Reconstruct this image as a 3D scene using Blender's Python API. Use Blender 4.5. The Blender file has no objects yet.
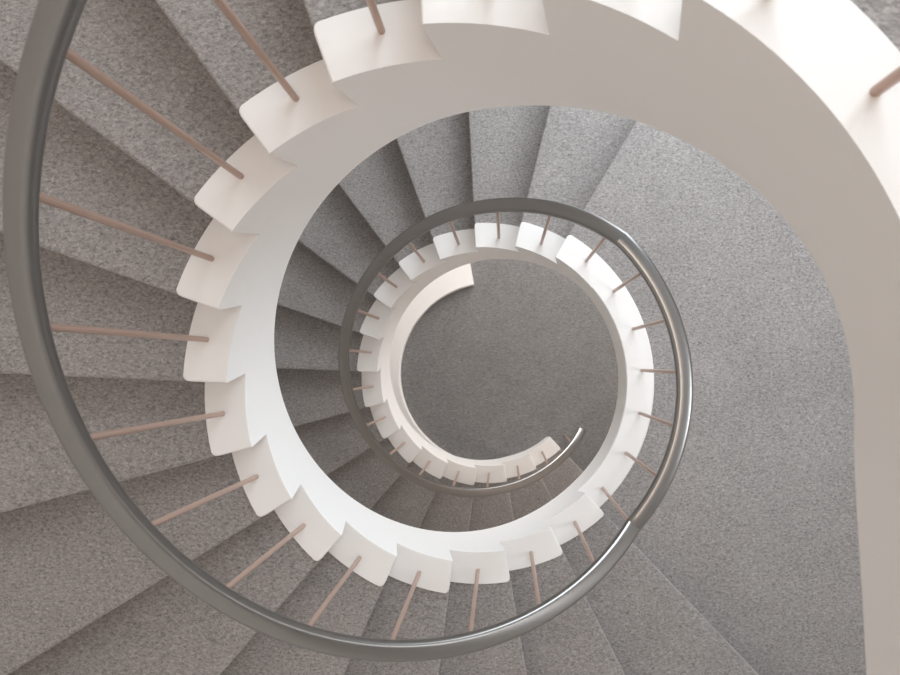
import bpy, bmesh, math, random
import numpy as np
from mathutils import Vector, Matrix

scene = bpy.context.scene
COL = scene.collection
S = 1.15                      # metres per drawing unit
PI2 = 2 * math.pi
random.seed(4)

# ------------------------------------------------------------------ camera
CAM_C = Vector((0.108374313, 0.0826478804, 1.04986843))
ca, sa = math.cos(3.21055226e-02), math.sin(3.21055226e-02)
cb, sb = math.cos(6.65520972e-02), math.sin(6.65520972e-02)
RX = Matrix(((1, 0, 0), (0, ca, -sa), (0, sa, ca)))
RY = Matrix(((cb, 0, sb), (0, 1, 0), (-sb, 0, cb)))
cam = bpy.data.cameras.new('camera')
cam.sensor_width = 36.0
cam.lens = 800.0 * 36.0 / 900.0
cam.clip_start = 0.02
cam.dof.use_dof = True
cam.dof.focus_distance = 3.2
cam.dof.aperture_fstop = 5.0
camo = bpy.data.objects.new('camera', cam)
COL.objects.link(camo)
camo.matrix_world = Matrix.Translation(CAM_C * S) @ (RX @ RY).to_4x4()
scene.camera = camo

# ------------------------------------------------------------------ world, light, exposure
world = bpy.data.worlds.new('world')
scene.world = world
world.use_nodes = True
bg = world.node_tree.nodes['Background']
bg.inputs[0].default_value = (0.75, 0.87, 1.0, 1)
bg.inputs[1].default_value = 0.12


def area_light(name, loc, target, sx, sy, power, color):
    l = bpy.data.lights.new(name, 'AREA')
    l.shape = 'RECTANGLE'
    l.size, l.size_y = sx, sy
    l.energy = power
    l.color = color
    o = bpy.data.objects.new(name, l)
    COL.objects.link(o)
    o.location = loc
    o.rotation_euler = (Vector(target) - Vector(loc)).to_track_quat('-Z', 'Y').to_euler()
    return o


# daylight of the tall stair window, and added fill lights inside the stairwell
WIN_A, WIN_B = math.radians(34), math.radians(96)
WIN_MID = math.radians(65)
wdir = Vector((math.cos(WIN_MID), math.sin(WIN_MID), 0))
DAY = (0.85, 0.935, 1.0)
for zc, tz, hh, power, DAY in ((3.2, 2.6, 3.4, 128, DAY), (-0.6, -1.0, 3.4, 138, DAY), (-2.6, -2.9, 2.6, 46, (0.92, 0.96, 1.0)),
                               (-5.2, -5.4, 2.2, 118, (1.0, 0.98, 0.96))):
    area_light('window_daylight', wdir * 2.62 * S + Vector((0, 0, zc)), Vector((0, 0, tz)), 2.6, hh, power, DAY)
area_light('ceiling_fill_light', Vector((0.0, 0.1, 4.7)), Vector((0.0, 0.1, -3)), 1.0, 1.0, 37, (1.0, 0.85, 0.75))  # warm overhead fill added to lift the upward faces, no known lamp
area_light('landing_fill_light', Vector((2.3, -0.3, -0.42)), Vector((2.1, -0.3, -6)), 0.6, 0.6, 17, (0.88, 0.94, 1.0))  # unseen fill added under the upper landing to brighten the carpet below
area_light('hall_fill_light', Vector((1.9, -0.3, -3.5)), Vector((1.4, -0.3, -6)), 0.8, 0.8, 11, (1.0, 0.88, 0.80))  # unseen warm fill added for the ground floor and lower flight

scene.view_settings.view_transform = 'Standard'
scene.view_settings.look = 'None'
scene.view_settings.gamma = 1.0
scene.view_settings.exposure = 0.12
scene.view_settings.use_curve_mapping = False


# ------------------------------------------------------------------ materials
def new_mat(name):
    m = bpy.data.materials.new(name)
    m.use_nodes = True
    nt = m.node_tree
    return m, nt, nt.nodes['Principled BSDF']


def mat_paint():
    m, nt, b = new_mat('white_paint')
    b.inputs['Base Color'].default_value = (0.80, 0.78, 0.76, 1)
    b.inputs['Roughness'].default_value = 0.45
    geo = nt.nodes.new('ShaderNodeNewGeometry')
    n = nt.nodes.new('ShaderNodeTexNoise')
    n.inputs['Scale'].default_value = 14
    n.inputs['Detail'].default_value = 3
    bump = nt.nodes.new('ShaderNodeBump')
    bump.inputs['Strength'].default_value = 0.12
    bump.inputs['Distance'].default_value = 0.01
    nt.links.new(geo.outputs['Position'], n.inputs['Vector'])
    nt.links.new(n.outputs['Fac'], bump.inputs['Height'])
    nt.links.new(bump.outputs['Normal'], b.inputs['Normal'])
    return m


def mat_carpet(name, base, stretch):
    """flecked grey melange wool carpet"""
    m, nt, b = new_mat(name)
    geo = nt.nodes.new('ShaderNodeNewGeometry')
    mp = nt.nodes.new('ShaderNodeMapping')
    mp.inputs['Scale'].default_value = stretch
    nt.links.new(geo.outputs['Position'], mp.inputs['Vector'])
    n1 = nt.nodes.new('ShaderNodeTexNoise')
    n1.inputs['Scale'].default_value = 100
    n1.inputs['Detail'].default_value = 5
    n1.inputs['Roughness'].default_value = 0.75
    n1.inputs['Distortion'].default_value = 0.8
    n2 = nt.nodes.new('ShaderNodeTexNoise')
    n2.inputs['Scale'].default_value = 4
    n2.inputs['Detail'].default_value = 3
    nt.links.new(mp.outputs[0], n1.inputs['Vector'])
    nt.links.new(geo.outputs['Position'], n2.inputs['Vector'])
    r = nt.nodes.new('ShaderNodeValToRGB')
    e = r.color_ramp.elements
    e[0].position, e[1].position = 0.33, 0.67
    e[0].color = tuple(c * 0.50 for c in base) + (1,)
    e[1].color = tuple(c * 1.56 for c in base) + (1,)
    nt.links.new(n1.outputs['Fac'], r.inputs[0])
    mr = nt.nodes.new('ShaderNodeMapRange')
    mr.inputs[1].default_value, mr.inputs[2].default_value = 0.3, 0.7
    mr.inputs[3].default_value, mr.inputs[4].default_value = 0.94, 1.06
    nt.links.new(n2.outputs['Fac'], mr.inputs[0])
    mx = nt.nodes.new('ShaderNodeVectorMath')
    mx.operation = 'SCALE'
    nt.links.new(r.outputs[0], mx.inputs[0])
    nt.links.new(mr.outputs[0], mx.inputs['Scale'])
    nt.links.new(mx.outputs[0], b.inputs['Base Color'])
    b.inputs['Roughness'].default_value = 0.95
    b.inputs['Specular IOR Level'].default_value = 0.15
    b.inputs['Sheen Weight'].default_value = 0.15
    b.inputs['Sheen Roughness'].default_value = 0.6
    bump = nt.nodes.new('ShaderNodeBump')
    bump.inputs['Strength'].default_value = 0.35
    bump.inputs['Distance'].default_value = 0.004
    nt.links.new(n1.outputs['Fac'], bump.inputs['Height'])
    nt.links.new(bump.outputs['Normal'], b.inputs['Normal'])
    return m


def mat_metal(name, color, metallic, rough):
    m, nt, b = new_mat(name)
    b.inputs['Base Color'].default_value = color + (1,)
    b.inputs['Metallic'].default_value = metallic
    geo = nt.nodes.new('ShaderNodeNewGeometry')
    n = nt.nodes.new('ShaderNodeTexNoise')
    n.inputs['Scale'].default_value = 6
    n.inputs['Detail'].default_value = 4
    nt.links.new(geo.outputs['Position'], n.inputs['Vector'])
    mr = nt.nodes.new('ShaderNodeMapRange')
    mr.inputs[3].default_value, mr.inputs[4].default_value = rough * 0.95, rough * 1.05
    nt.links.new(n.outputs['Fac'], mr.inputs[0])
    nt.links.new(mr.outputs[0], b.inputs['Roughness'])
    return m


PAINT = mat_paint()
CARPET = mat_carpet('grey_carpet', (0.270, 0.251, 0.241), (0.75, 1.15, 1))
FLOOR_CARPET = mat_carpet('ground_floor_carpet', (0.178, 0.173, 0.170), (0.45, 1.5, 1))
STEEL = mat_metal('satin_steel', (0.262, 0.257, 0.250), 1.0, 0.28)
ROD = mat_metal('warm_reflection_steel', (0.47, 0.33, 0.27), 0.45, 0.38)  # warm reflections on the steel rods are put into the base colour
WALLP, _nt, _b = new_mat('wall_plaster')
_b.inputs['Base Color'].default_value = (0.74, 0.675, 0.625, 1)
_b.inputs['Roughness'].default_value = 0.9


# ------------------------------------------------------------------ helpers
def link(name, bm, mat, parent=None, smooth=None):
    bmesh.ops.remove_doubles(bm, verts=bm.verts, dist=1e-5)
    bmesh.ops.recalc_face_normals(bm, faces=bm.faces)
    for v in bm.verts:
        v.co *= S
    me = bpy.data.meshes.new(name)
    bm.to_mesh(me)
    bm.free()
    me.materials.append(mat)
    if smooth:
        for p in me.polygons:
            p.use_smooth = True
        me.set_sharp_from_angle(angle=math.radians(smooth))
    o = bpy.data.objects.new(name, me)
    COL.objects.link(o)
    if parent:
        o.parent = parent
        o.matrix_parent_inverse = Matrix.Translation(-parent.location)
    return o


def thing(name, label, cat, loc=(0, 0, 0), group=None):
    o = bpy.data.objects.new(name, None)
    o.empty_display_size = 0.2
    COL.objects.link(o)
    o.location = Vector(loc) * S
    o['label'] = label
    o['category'] = cat
    if group:
        o['group'] = group
    return o


def structure(o):
    o['kind'] = 'structure'
    return o


def tag(o, label, cat):
    o['label'] = label
    o['category'] = cat
    return o


# ------------------------------------------------------------------ stair geometry
RISE = 0.17
TH0 = 1.03047967              # angle of the first nosing of each flight
DTH = 0.296449815             # angle of one step
TURN = PI2 / DTH              # one full turn, counted in steps
RI, RO, RW = 0.68, 0.806, 2.4  # white edge inner / outer radius, wall radius
ZL = -16 * RISE               # middle landing
ZF = -32 * RISE               # ground floor
ZU = -0.03                    # upper landing


def ease(x):
    x = max(0.0, min(1.0, x))
    return x * x * (3 - 2 * x)


def pt(r, t, z):
    a = TH0 + DTH * t
    return Vector((r * math.cos(a), r * math.sin(a), z))


def rake(r):
    return 0.088 / r


def prism(bm, radii, i, ztop, znext, n=8, rho=0.010, front=None, zo=0.0):
    """one step: top from (i-1) to nosing i, raked riser below, helicoid underside"""
    rows = []
    for k, r in enumerate(radii):
        f = front[k] if front else 0.0
        tb = i - f / (r * DTH)
        rr = min(rho / (r * DTH), 0.3)
        ta = i - 1 - rake(r)
        tc = i - rake(r)
        up, lo = [], []
        te = tb - rr
        for j in range(n + 1):
            u = j / n
            t = ta + (te - ta) * u
            up.append(pt(r, t, ztop + zo))
            t2 = ta + (tc - ta) * u
            lo.append(pt(r, t2, ztop + (znext - ztop) * u + zo))
        arc = []
        for q in range(1, 5):
            w = q / 4 * math.radians(100)
            arc.append(pt(r, te + rr * math.sin(w), ztop + zo - rho + rho * math.cos(w)))
        rows.append([[bm.verts.new(v) for v in c] for c in (up, arc, lo)])
    loops = []
    for up, arc, lo in rows:
        loops.append(up + arc + lo[::-1][:-1])
        up[0].co = (up[0].co + lo[0].co) / 2
    for a, b in zip(loops, loops[1:]):
        m = len(a)
        for j in range(m):
            bm.faces.new((a[j], a[(j + 1) % m], b[(j + 1) % m], b[j]))
    for up, arc, lo in (rows[0], rows[-1]):
        bm.faces.new((up[0], up[1], lo[1]))
        for j in range(1, n - 1):
            bm.faces.new((up[j], up[j + 1], lo[j + 1], lo[j]))
        bm.faces.new([up[n - 1], up[n]] + arc + [lo[n], lo[n - 1]])


def band(bm, ts, radii, ztop, zbot, caps=True, start=None, end=None):
    """curved slab over the given angles; ztop(r,t), zbot(r,t)"""
    grid = []
    for k, t in enumerate(ts):
        f = start if (k == 0 and start) else end if (k == len(ts) - 1 and end) else (lambda r: t)
        grid.append([[bm.verts.new(pt(r, f(r), ztop(r, f(r)))) for r in radii],
                     [bm.verts.new(pt(r, f(r), zbot(r, f(r)))) for r in radii]])
    nr = len(radii)
    for (a, b), (c, d) in zip(grid, grid[1:]):
        for k in range(nr - 1):
            bm.faces.new((a[k], a[k + 1], c[k + 1], c[k]))
            bm.faces.new((b[k], d[k], d[k + 1], b[k + 1]))
        bm.faces.new((a[0], c[0], d[0], b[0]))
        bm.faces.new((a[-1], b[-1], d[-1], c[-1]))
    if caps:
        for a, b in (grid[0], grid[-1]):
            for k in range(nr - 1):
                bm.faces.new((a[k], b[k], b[k + 1], a[k + 1]))


def frange(a, b, n):
    return [a + (b - a) * k / n for k in range(n + 1)]


# underside of the white string, over the whole unrolled run
_T = [-9, -2.5, -1.43, 0, 1, 2, 3, 13.8, 14.7, 15.3, TURN - 0.75, TURN, TURN + 0.5, TURN + 1.4, TURN + 3, TURN + 7, TURN + 10, TURN + 15]
_Z = [-0.30, -0.30, -0.385, -0.575, -0.735, -0.872, -1.03, -2.868, -2.965, -2.985,
      -2.985, -3.18, -3.30, -3.483, -2.72 - 0.51 - 0.60, -2.72 - 1.19 - 0.59, -2.72 - 1.7 - 0.50, -2.72 - 2.55 - 0.47]


def zbot_line(T):
    return float(np.mean(np.interp([T + d for d in np.linspace(-0.45, 0.45, 9)], _T, _Z)))


BLOCK_R = [RI, 0.70, 0.75, 0.785, 0.796, 0.802, RO]
BLOCK_F = [0.0, 0.0, 0.0, 0.0, 0.0018, 0.005, 0.012]
TREAD_R = [RO, 0.95, 1.2, 1.5, 1.8, 2.1, RW]


def flight(base_z, turns, label, first_top):
    root = thing('staircase', label, 'staircase', (0, 0, base_z - 16 * RISE))
    for i in range(1, 16):
        zt = base_z - RISE * i
        bm = bmesh.new()
        prism(bm, TREAD_R, i, zt, zt - RISE)
        st = link('step', bm, CARPET, root, 40)
        bm = bmesh.new()
        prism(bm, BLOCK_R, i, zt, zt - RISE, front=BLOCK_F, zo=0.007, rho=0.006)
        e = link('step_end', bm, PAINT, None, 40)
        e.parent = st
        e['label'] = 'white painted stepped end'
    top = lambda r, t: base_z - RISE * (t + 1 + rake(r)) + 0.007
    bot = lambda r, t: max(zbot_line(t + turns * TURN), ZF - 0.001)
    tend = 15.0
    bm = bmesh.new()
    ts = [t for t in frange(0 - rake(RI), tend - 0.117, 120)]
    band(bm, ts, [RI, 0.75, RO], lambda r, t: max(top(r, t), bot(r, t) + 0.002), bot,
         start=lambda r: -rake(r), end=lambda r: tend - rake(r))
    s = link('stringer', bm, PAINT, root, 40)
    s['label'] = 'smooth white inner string of the flight'
    bm = bmesh.new()
    ctop = lambda r, t: max(base_z - RISE * (t + 1 + rake(r)), ZF + 0.002)
    band(bm, frange(-0.04, tend - 0.15, 90), TREAD_R, ctop, lambda r, t: max(ctop(r, t) - 0.14, ZF - 0.0))
    s = link('soffit', bm, PAINT, root, 40)
    s['label'] = 'white plastered underside of the flight'
    return root


# ------------------------------------------------------------------ shell
def disc(z, r, n=96):
    bm = bmesh.new()
    bm.faces.new([bm.verts.new((r * math.cos(PI2 * k / n), r * math.sin(PI2 * k / n), z)) for k in range(n)])
    return bm


ZC = 4.2
bm = bmesh.new()
fl_t = [bm.verts.new((2.7 * math.cos(PI2 * k / 96), 2.7 * math.sin(PI2 * k / 96), ZF)) for k in range(96)]
fl_b = [bm.verts.new(v.co - Vector((0, 0, 0.1))) for v in fl_t]
bm.faces.new(fl_t)
bm.faces.new(fl_b[::-1])
for k in range(96):
    bm.faces.new((fl_t[k], fl_b[k], fl_b[(k + 1) % 96], fl_t[(k + 1) % 96]))
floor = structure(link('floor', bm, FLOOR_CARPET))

bm = bmesh.new()
for z0, z1, a0, a1 in ((ZF, ZC, WIN_B, WIN_A + PI2),
                       (ZF, ZF + 0.12, WIN_A, WIN_B), (ZC - 0.2, ZC, WIN_A, WIN_B)):
    n = max(8, int((a1 - a0) / 0.06))
    ring = []
    for k in range(n + 1):
        a = a0 + (a1 - a0) * k / n
        ring.append([bm.verts.new((r * math.cos(a), r * math.sin(a), z)) for r, z in
                     ((RW + 0.005, z0), (RW + 0.13, z0), (RW + 0.13, z1), (RW + 0.005, z1))])
    for p, q in zip(ring, ring[1:]):
        for j in range(4):
            bm.faces.new((p[j], p[(j + 1) % 4], q[(j + 1) % 4], q[j]))
    bm.faces.new(ring[0])
    bm.faces.new(ring[-1][::-1])
structure(link('wall_outer', bm, WALLP, None, 40))
bm = disc(ZC, RW + 0.13)
ex = bmesh.ops.extrude_face_region(bm, geom=bm.faces[:])
bmesh.ops.translate(bm, verts=[g for g in ex['geom'] if isinstance(g, bmesh.types.BMVert)], vec=(0, 0, 0.1))
structure(link('ceiling', bm, WALLP))

# ------------------------------------------------------------------ flights
flight(0.0, 0, 'upper spiral flight, grey carpet and large white stepped ends, winding down the left', ZU)
flight(ZL, 1, 'lower spiral flight seen through the well, small white stepped ends, ending on the ground floor', ZL)

# ------------------------------------------------------------------ middle landing
root = thing('landing', 'grey carpeted middle landing with curved white edge, between upper and lower flights', 'landing', (0, 0, ZL - 0.26))
bm = bmesh.new()
band(bm, frange(15 - 0.11, TURN - 1 - 0.12, 60), TREAD_R, lambda r, t: ZL, lambda r, t: ZL - 0.05,
     start=lambda r: 15 - rake(r), end=lambda r: TURN - 1 - rake(r))
prism(bm, TREAD_R, 0, ZL, ZL - RISE)
link('carpet', bm, CARPET, root, 40)
bm = bmesh.new()
band(bm, frange(15 - 0.117, TURN - 1 - 0.117, 72), [RI, RI + 0.004, 0.75, RO - 0.004, RO],
     lambda r, t: ZL + (0.007 if RI < r < RO else 0.003), lambda r, t: zbot_line(t),
     start=lambda r: 15 - rake(r), end=lambda r: TURN - 1 - rake(r))
band(bm, frange(TURN - 1 - 0.117, TURN - 0.117, 20), [RI, 0.75, RO],
     lambda r, t: ZL - RISE * (t - TURN + 1 + rake(r)) + 0.007, lambda r, t: zbot_line(t),
     start=lambda r: TURN - 1 - rake(r), end=lambda r: TURN - rake(r))
prism(bm, BLOCK_R, 0, ZL, ZL - RISE, front=BLOCK_F, zo=0.007, rho=0.006)
e = link('edge_band', bm, PAINT, root, 40)
e['label'] = 'smooth curved white edge of the landing'
bm = bmesh.new()
band(bm, frange(15 - 0.05, TURN - 1.0, 50), TREAD_R, lambda r, t: ZL - 0.05, lambda r, t: ZL - 0.25)
link('slab', bm, PAINT, root, 40)

# ------------------------------------------------------------------ upper landing
root = thing('landing', 'upper landing at right edge of photo with broad white edge and tall plain fascia', 'landing', (0, 0, -0.3))
path = []                      # inner edge: circle, then easing into a straight run
for t in frange(-1 - 0.117, -TH0 / DTH, 22):
    a = TH0 + DTH * t
    path.append((Vector((RI * math.cos(a), RI * math.sin(a), 0)), Vector((math.cos(a), math.sin(a), 0)), t))
for y in (-0.05, -0.12, -0.2, -0.3, -0.42, -0.6, -0.9, -1.2, -1.6, -2.0):
    s = min(1, -y / 0.25)
    path.append((Vector((RI - 0.002 - 0.036 * y * s if y > -0.42 else RI + 0.013 + 0.03 * (-y - 0.42), y, 0)), Vector((1, -0.03 * -s, 0)), -4.5))


def path_slab(bm, d0, d1, z0, zb):
    rows = []
    for p, nrm, t in path:
        b = zb(t)
        ds = d0 if isinstance(d0, list) else [d0, d1]
        up, lo = [], []
        for d in ds:
            if t == path[0][2]:
                r = RW if d is None else RI + d
                q = pt(r, -1 - rake(r), 0)
            elif d is None:
                v = (p + nrm * 0.2).copy()
                a = math.atan2(v.y, v.x)
                q = Vector((RW * math.cos(a), RW * math.sin(a), 0))
                if q.x < v.x:
                    q = v + nrm * 0.01
            else:
                q = p + nrm * d
            up.append(bm.verts.new(q + Vector((0, 0, z0))))
            lo.append(bm.verts.new(q + Vector((0, 0, b))))
        rows.append((up, lo))
    n = len(rows[0][0])
    for (a, b), (c, d) in zip(rows, rows[1:]):
        for k in range(n - 1):
            bm.faces.new((a[k], a[k + 1], c[k + 1], c[k]))
            bm.faces.new((b[k], d[k], d[k + 1], b[k + 1]))
        bm.faces.new((a[0], c[0], d[0], b[0]))
        bm.faces.new((a[-1], b[-1], d[-1], c[-1]))
    for a, b in (rows[0], rows[-1]):
        for k in range(n - 1):
            bm.faces.new((a[k], b[k], b[k + 1], a[k + 1]))


WB = RO - RI
bm = bmesh.new()
path_slab(bm, [0.0, 0.05, WB - 0.009], None, ZU + 0.007, zbot_line)
band(bm, frange(-1 - 0.117, -0.117, 20), [RI, 0.75, RO - 0.009],
     lambda r, t: ZU + (-RISE - ZU) * (t + 1 + rake(r)) + 0.007, lambda r, t: zbot_line(t),
     start=lambda r: -1 - rake(r), end=lambda r: -rake(r))
prism(bm, [r if r < 0.78 else r - 0.009 for r in BLOCK_R], 0, ZU, -RISE, front=BLOCK_F, zo=0.007, rho=0.006)
e = link('edge_band', bm, PAINT, root, 40)
e['label'] = 'broad white edge and plain fascia of the landing'
bm = bmesh.new()
path_slab(bm, [WB - 0.009, None], None, ZU, lambda t: ZU - 0.05)
prism(bm, [RO - 0.009] + TREAD_R[1:], 0, ZU, -RISE)
link('carpet', bm, CARPET, root, 40)
bm = bmesh.new()
path_slab(bm, [WB - 0.009, None], None, ZU - 0.05, lambda t: -0.29)
link('slab', bm, PAINT, root, 40)

# ------------------------------------------------------------------ low curb on the ground floor under the lower flight
bm = bmesh.new()
CI, CO, CH = 0.725, 0.93, 0.07
cts = frange(2.42, 13.0, 70)
band(bm, cts, [CI, CI + 0.006, CO - 0.006, CO],
     lambda r, t: ZF + CH - (0.006 if r in (CI, CO) else 0), lambda r, t: ZF)
c = link('curb', bm, PAINT, None, 40)
tag(c, 'low curved white curb on the ground floor beneath the lower flight, cut off square at one end', 'curb')

# ------------------------------------------------------------------ railing
RR = 0.752                     # radius of the rail and its balusters
RAIL = thing('railing', 'continuous grey steel handrail on thin steel balusters coloured with warm reflections, spiralling round the open stairwell', 'railing', (0, 0, ZF))
Z_UP = lambda t: -RISE * t + 0.748 - 0.022 * ease((6.2 - t) / 2.6)
Z_LAND = ZL + 0.868
Z_LOW = lambda t: ZL - RISE * t + 0.655 + 0.07 * (1 - ease((t + 0.5) / 2.3))
T_A = (0.748 - Z_LAND) / RISE                 # where the upper rail meets the landing rail
T_B = (ZL + 0.725 - Z_LAND) / RISE            # where the landing rail meets the lower rail
Z_TOP = ZU + 0.868
T_0 = (0.726 - Z_TOP) / RISE


def rail_mesh(points, hw=0.027, hh=0.021, round_end=False, pre=None, post=None):
    """flattened oval tube through the points, mitred square to the plan"""
    bm = bmesh.new()
    rings = []
    n = 20
    m = len(points)
    for k, p in enumerate(points):
        a = points[k - 1] if k else (pre or p)
        b = points[k + 1] if k < m - 1 else (post or p)
        d = (b - a).normalized()
        side = Vector((d.y, -d.x, 0)).normalized()
        up = side.cross(d).normalized()
        if up.z < 0:
            up = -up
        sc = 1.0
        ring = []
        for q in range(n):
            w = PI2 * q / n
            c, s = math.cos(w), math.sin(w)
            ex = 0.48
            x = math.copysign(abs(c) ** ex, c) * (hw(k / (m - 1)) if callable(hw) else hw) * sc
            y = math.copysign(abs(s) ** ex, s) * hh * sc
            ring.append(bm.verts.new(p + side * x + up * y))
        rings.append(ring)
    for a, b in zip(rings, rings[1:]):
        for j in range(n):
            bm.faces.new((a[j], a[(j + 1) % n], b[(j + 1) % n], b[j]))
    for ring, pp, pq, joined in ((rings[0], points[0], points[1], pre), (rings[-1], points[-1], points[-2], post)):
        if joined:
            continue
        if round_end and ring is rings[-1]:
            d = (pp - pq).normalized()
            prev = ring
            for f, off in ((0.9, 0.006), (0.65, 0.012), (0.3, 0.0155)):
                nr = []
                for v in ring:
                    nr.append(bm.verts.new(pp + (v.co - pp) * f + d * off))
                for j in range(n):
                    bm.faces.new((prev[j], prev[(j + 1) % n], nr[(j + 1) % n], nr[j]))
                prev = nr
            bm.faces.new(prev)
        else:
            bm.faces.new(ring)
    return bm


def low_r(t):
    return RR + 0.028 * max(0.0, min(1.0, (t - 12.5) / 3.0)) ** 1.5


up_pts = [pt(RR + 0.006 * ease((t - 3.5) / 1.5) * ease((9.5 - t) / 3), t, Z_UP(t)) for t in frange(T_0, T_A, 150)]
land_pts = [pt(RR, t, Z_LAND) for t in frange(T_A, TURN + T_B, 60)]
low_pts = [pt(low_r(t), t, Z_LOW(t)) for t in frange(T_B, 15.9, 170)]
# level rail over the upper landing
top_pts = [Vector((RR + 0.012, y, Z_TOP)) for y in (-2.0, -1.2, -0.6, -0.2)]
top_pts += [pt(RR, t, Z_TOP) for t in frange(-TH0 / DTH, T_0, 40)]
for pts, kw, lab in ((up_pts, dict(pre=top_pts[-2], post=land_pts[1], hw=lambda u: 0.0235 + 0.005 * ease((u - 0.4) / 0.5)), 'grey handrail of the upper flight'),
                     (land_pts, dict(pre=up_pts[-2], post=low_pts[1], hw=0.0285), 'level grey handrail over the middle landing'),
                     (low_pts, dict(pre=land_pts[-2], round_end=True, hw=0.0285), 'grey handrail of the lower flight with rounded end'),
                     (top_pts, dict(post=up_pts[1], hw=0.0235), 'level grey handrail over the upper landing')):
    o = link('handrail', rail_mesh(pts, **kw), STEEL, RAIL, 50)
    o['label'] = lab


def baluster(p, ztop):
    """slim round rod with a small collar at its foot and a screw head at the rail"""
    bm = bmesh.new()
    n = 14
    prof = [(0.0, 0.0), (0.0075, 0.0), (0.0078, 0.003), (0.0078, ztop - p.z)]
    prev = None
    rings = []
    for r, h in prof[1:]:
        rings.append([bm.verts.new(p + Vector((r * math.cos(PI2 * q / n), r * math.sin(PI2 * q / n), h))) for q in range(n)])
    for a, b in zip(rings, rings[1:]):
        for j in range(n):
            bm.faces.new((a[j], a[(j + 1) % n], b[(j + 1) % n], b[j]))
    bm.faces.new(rings[0][::-1])
    bm.faces.new(rings[-1])
    b = link('baluster', bm, ROD, RAIL, 50)
    return b


HB = 0.006
for i in range(1, 16):
    t = i - (0.55 if i > 3 else 0.58)
    baluster(pt(RR, t, -RISE * i + HB), Z_UP(t) - 0.015)
    t = i - 0.57
    baluster(pt(RR - 0.018, t, ZL - RISE * i + HB), Z_LOW(t) - 0.015)
for t in (15.3, 16.18, 17.06, 17.95, 18.83, 19.72, 20.58):
    z = Z_LAND if t < TURN + T_B else Z_LOW(t - TURN)
    baluster(pt(RR, t, ZL + HB), z - 0.015)
for t in (-3.1, -2.2, -1.33, -0.45):
    baluster(pt(RR - 0.012, t, ZU + HB), (Z_TOP if t < T_0 else Z_UP(t)) - 0.015)
baluster(pt(low_r(15.4), 15.4, ZF), Z_LOW(15.4) - 0.015)

# screw heads let into the rail over two of the balusters
for t, r, z in ((4.45, RR, Z_UP(4.45)), (15.4, low_r(15.4), Z_LOW(15.4))):
    bm = bmesh.new()
    c = pt(r, t, z + 0.0195)
    ra = [bm.verts.new(c + Vector((0.0065 * math.cos(PI2 * q / 12), 0.0065 * math.sin(PI2 * q / 12), 0))) for q in range(12)]
    rb = [bm.verts.new(c + Vector((0.0045 * math.cos(PI2 * q / 12), 0.0045 * math.sin(PI2 * q / 12), 0.0035))) for q in range(12)]
    for q in range(12):
        bm.faces.new((ra[q], ra[(q + 1) % 12], rb[(q + 1) % 12], rb[q]))
    bm.faces.new(rb)
    bm.faces.new(ra[::-1])
    link('screw_head', bm, STEEL, RAIL)
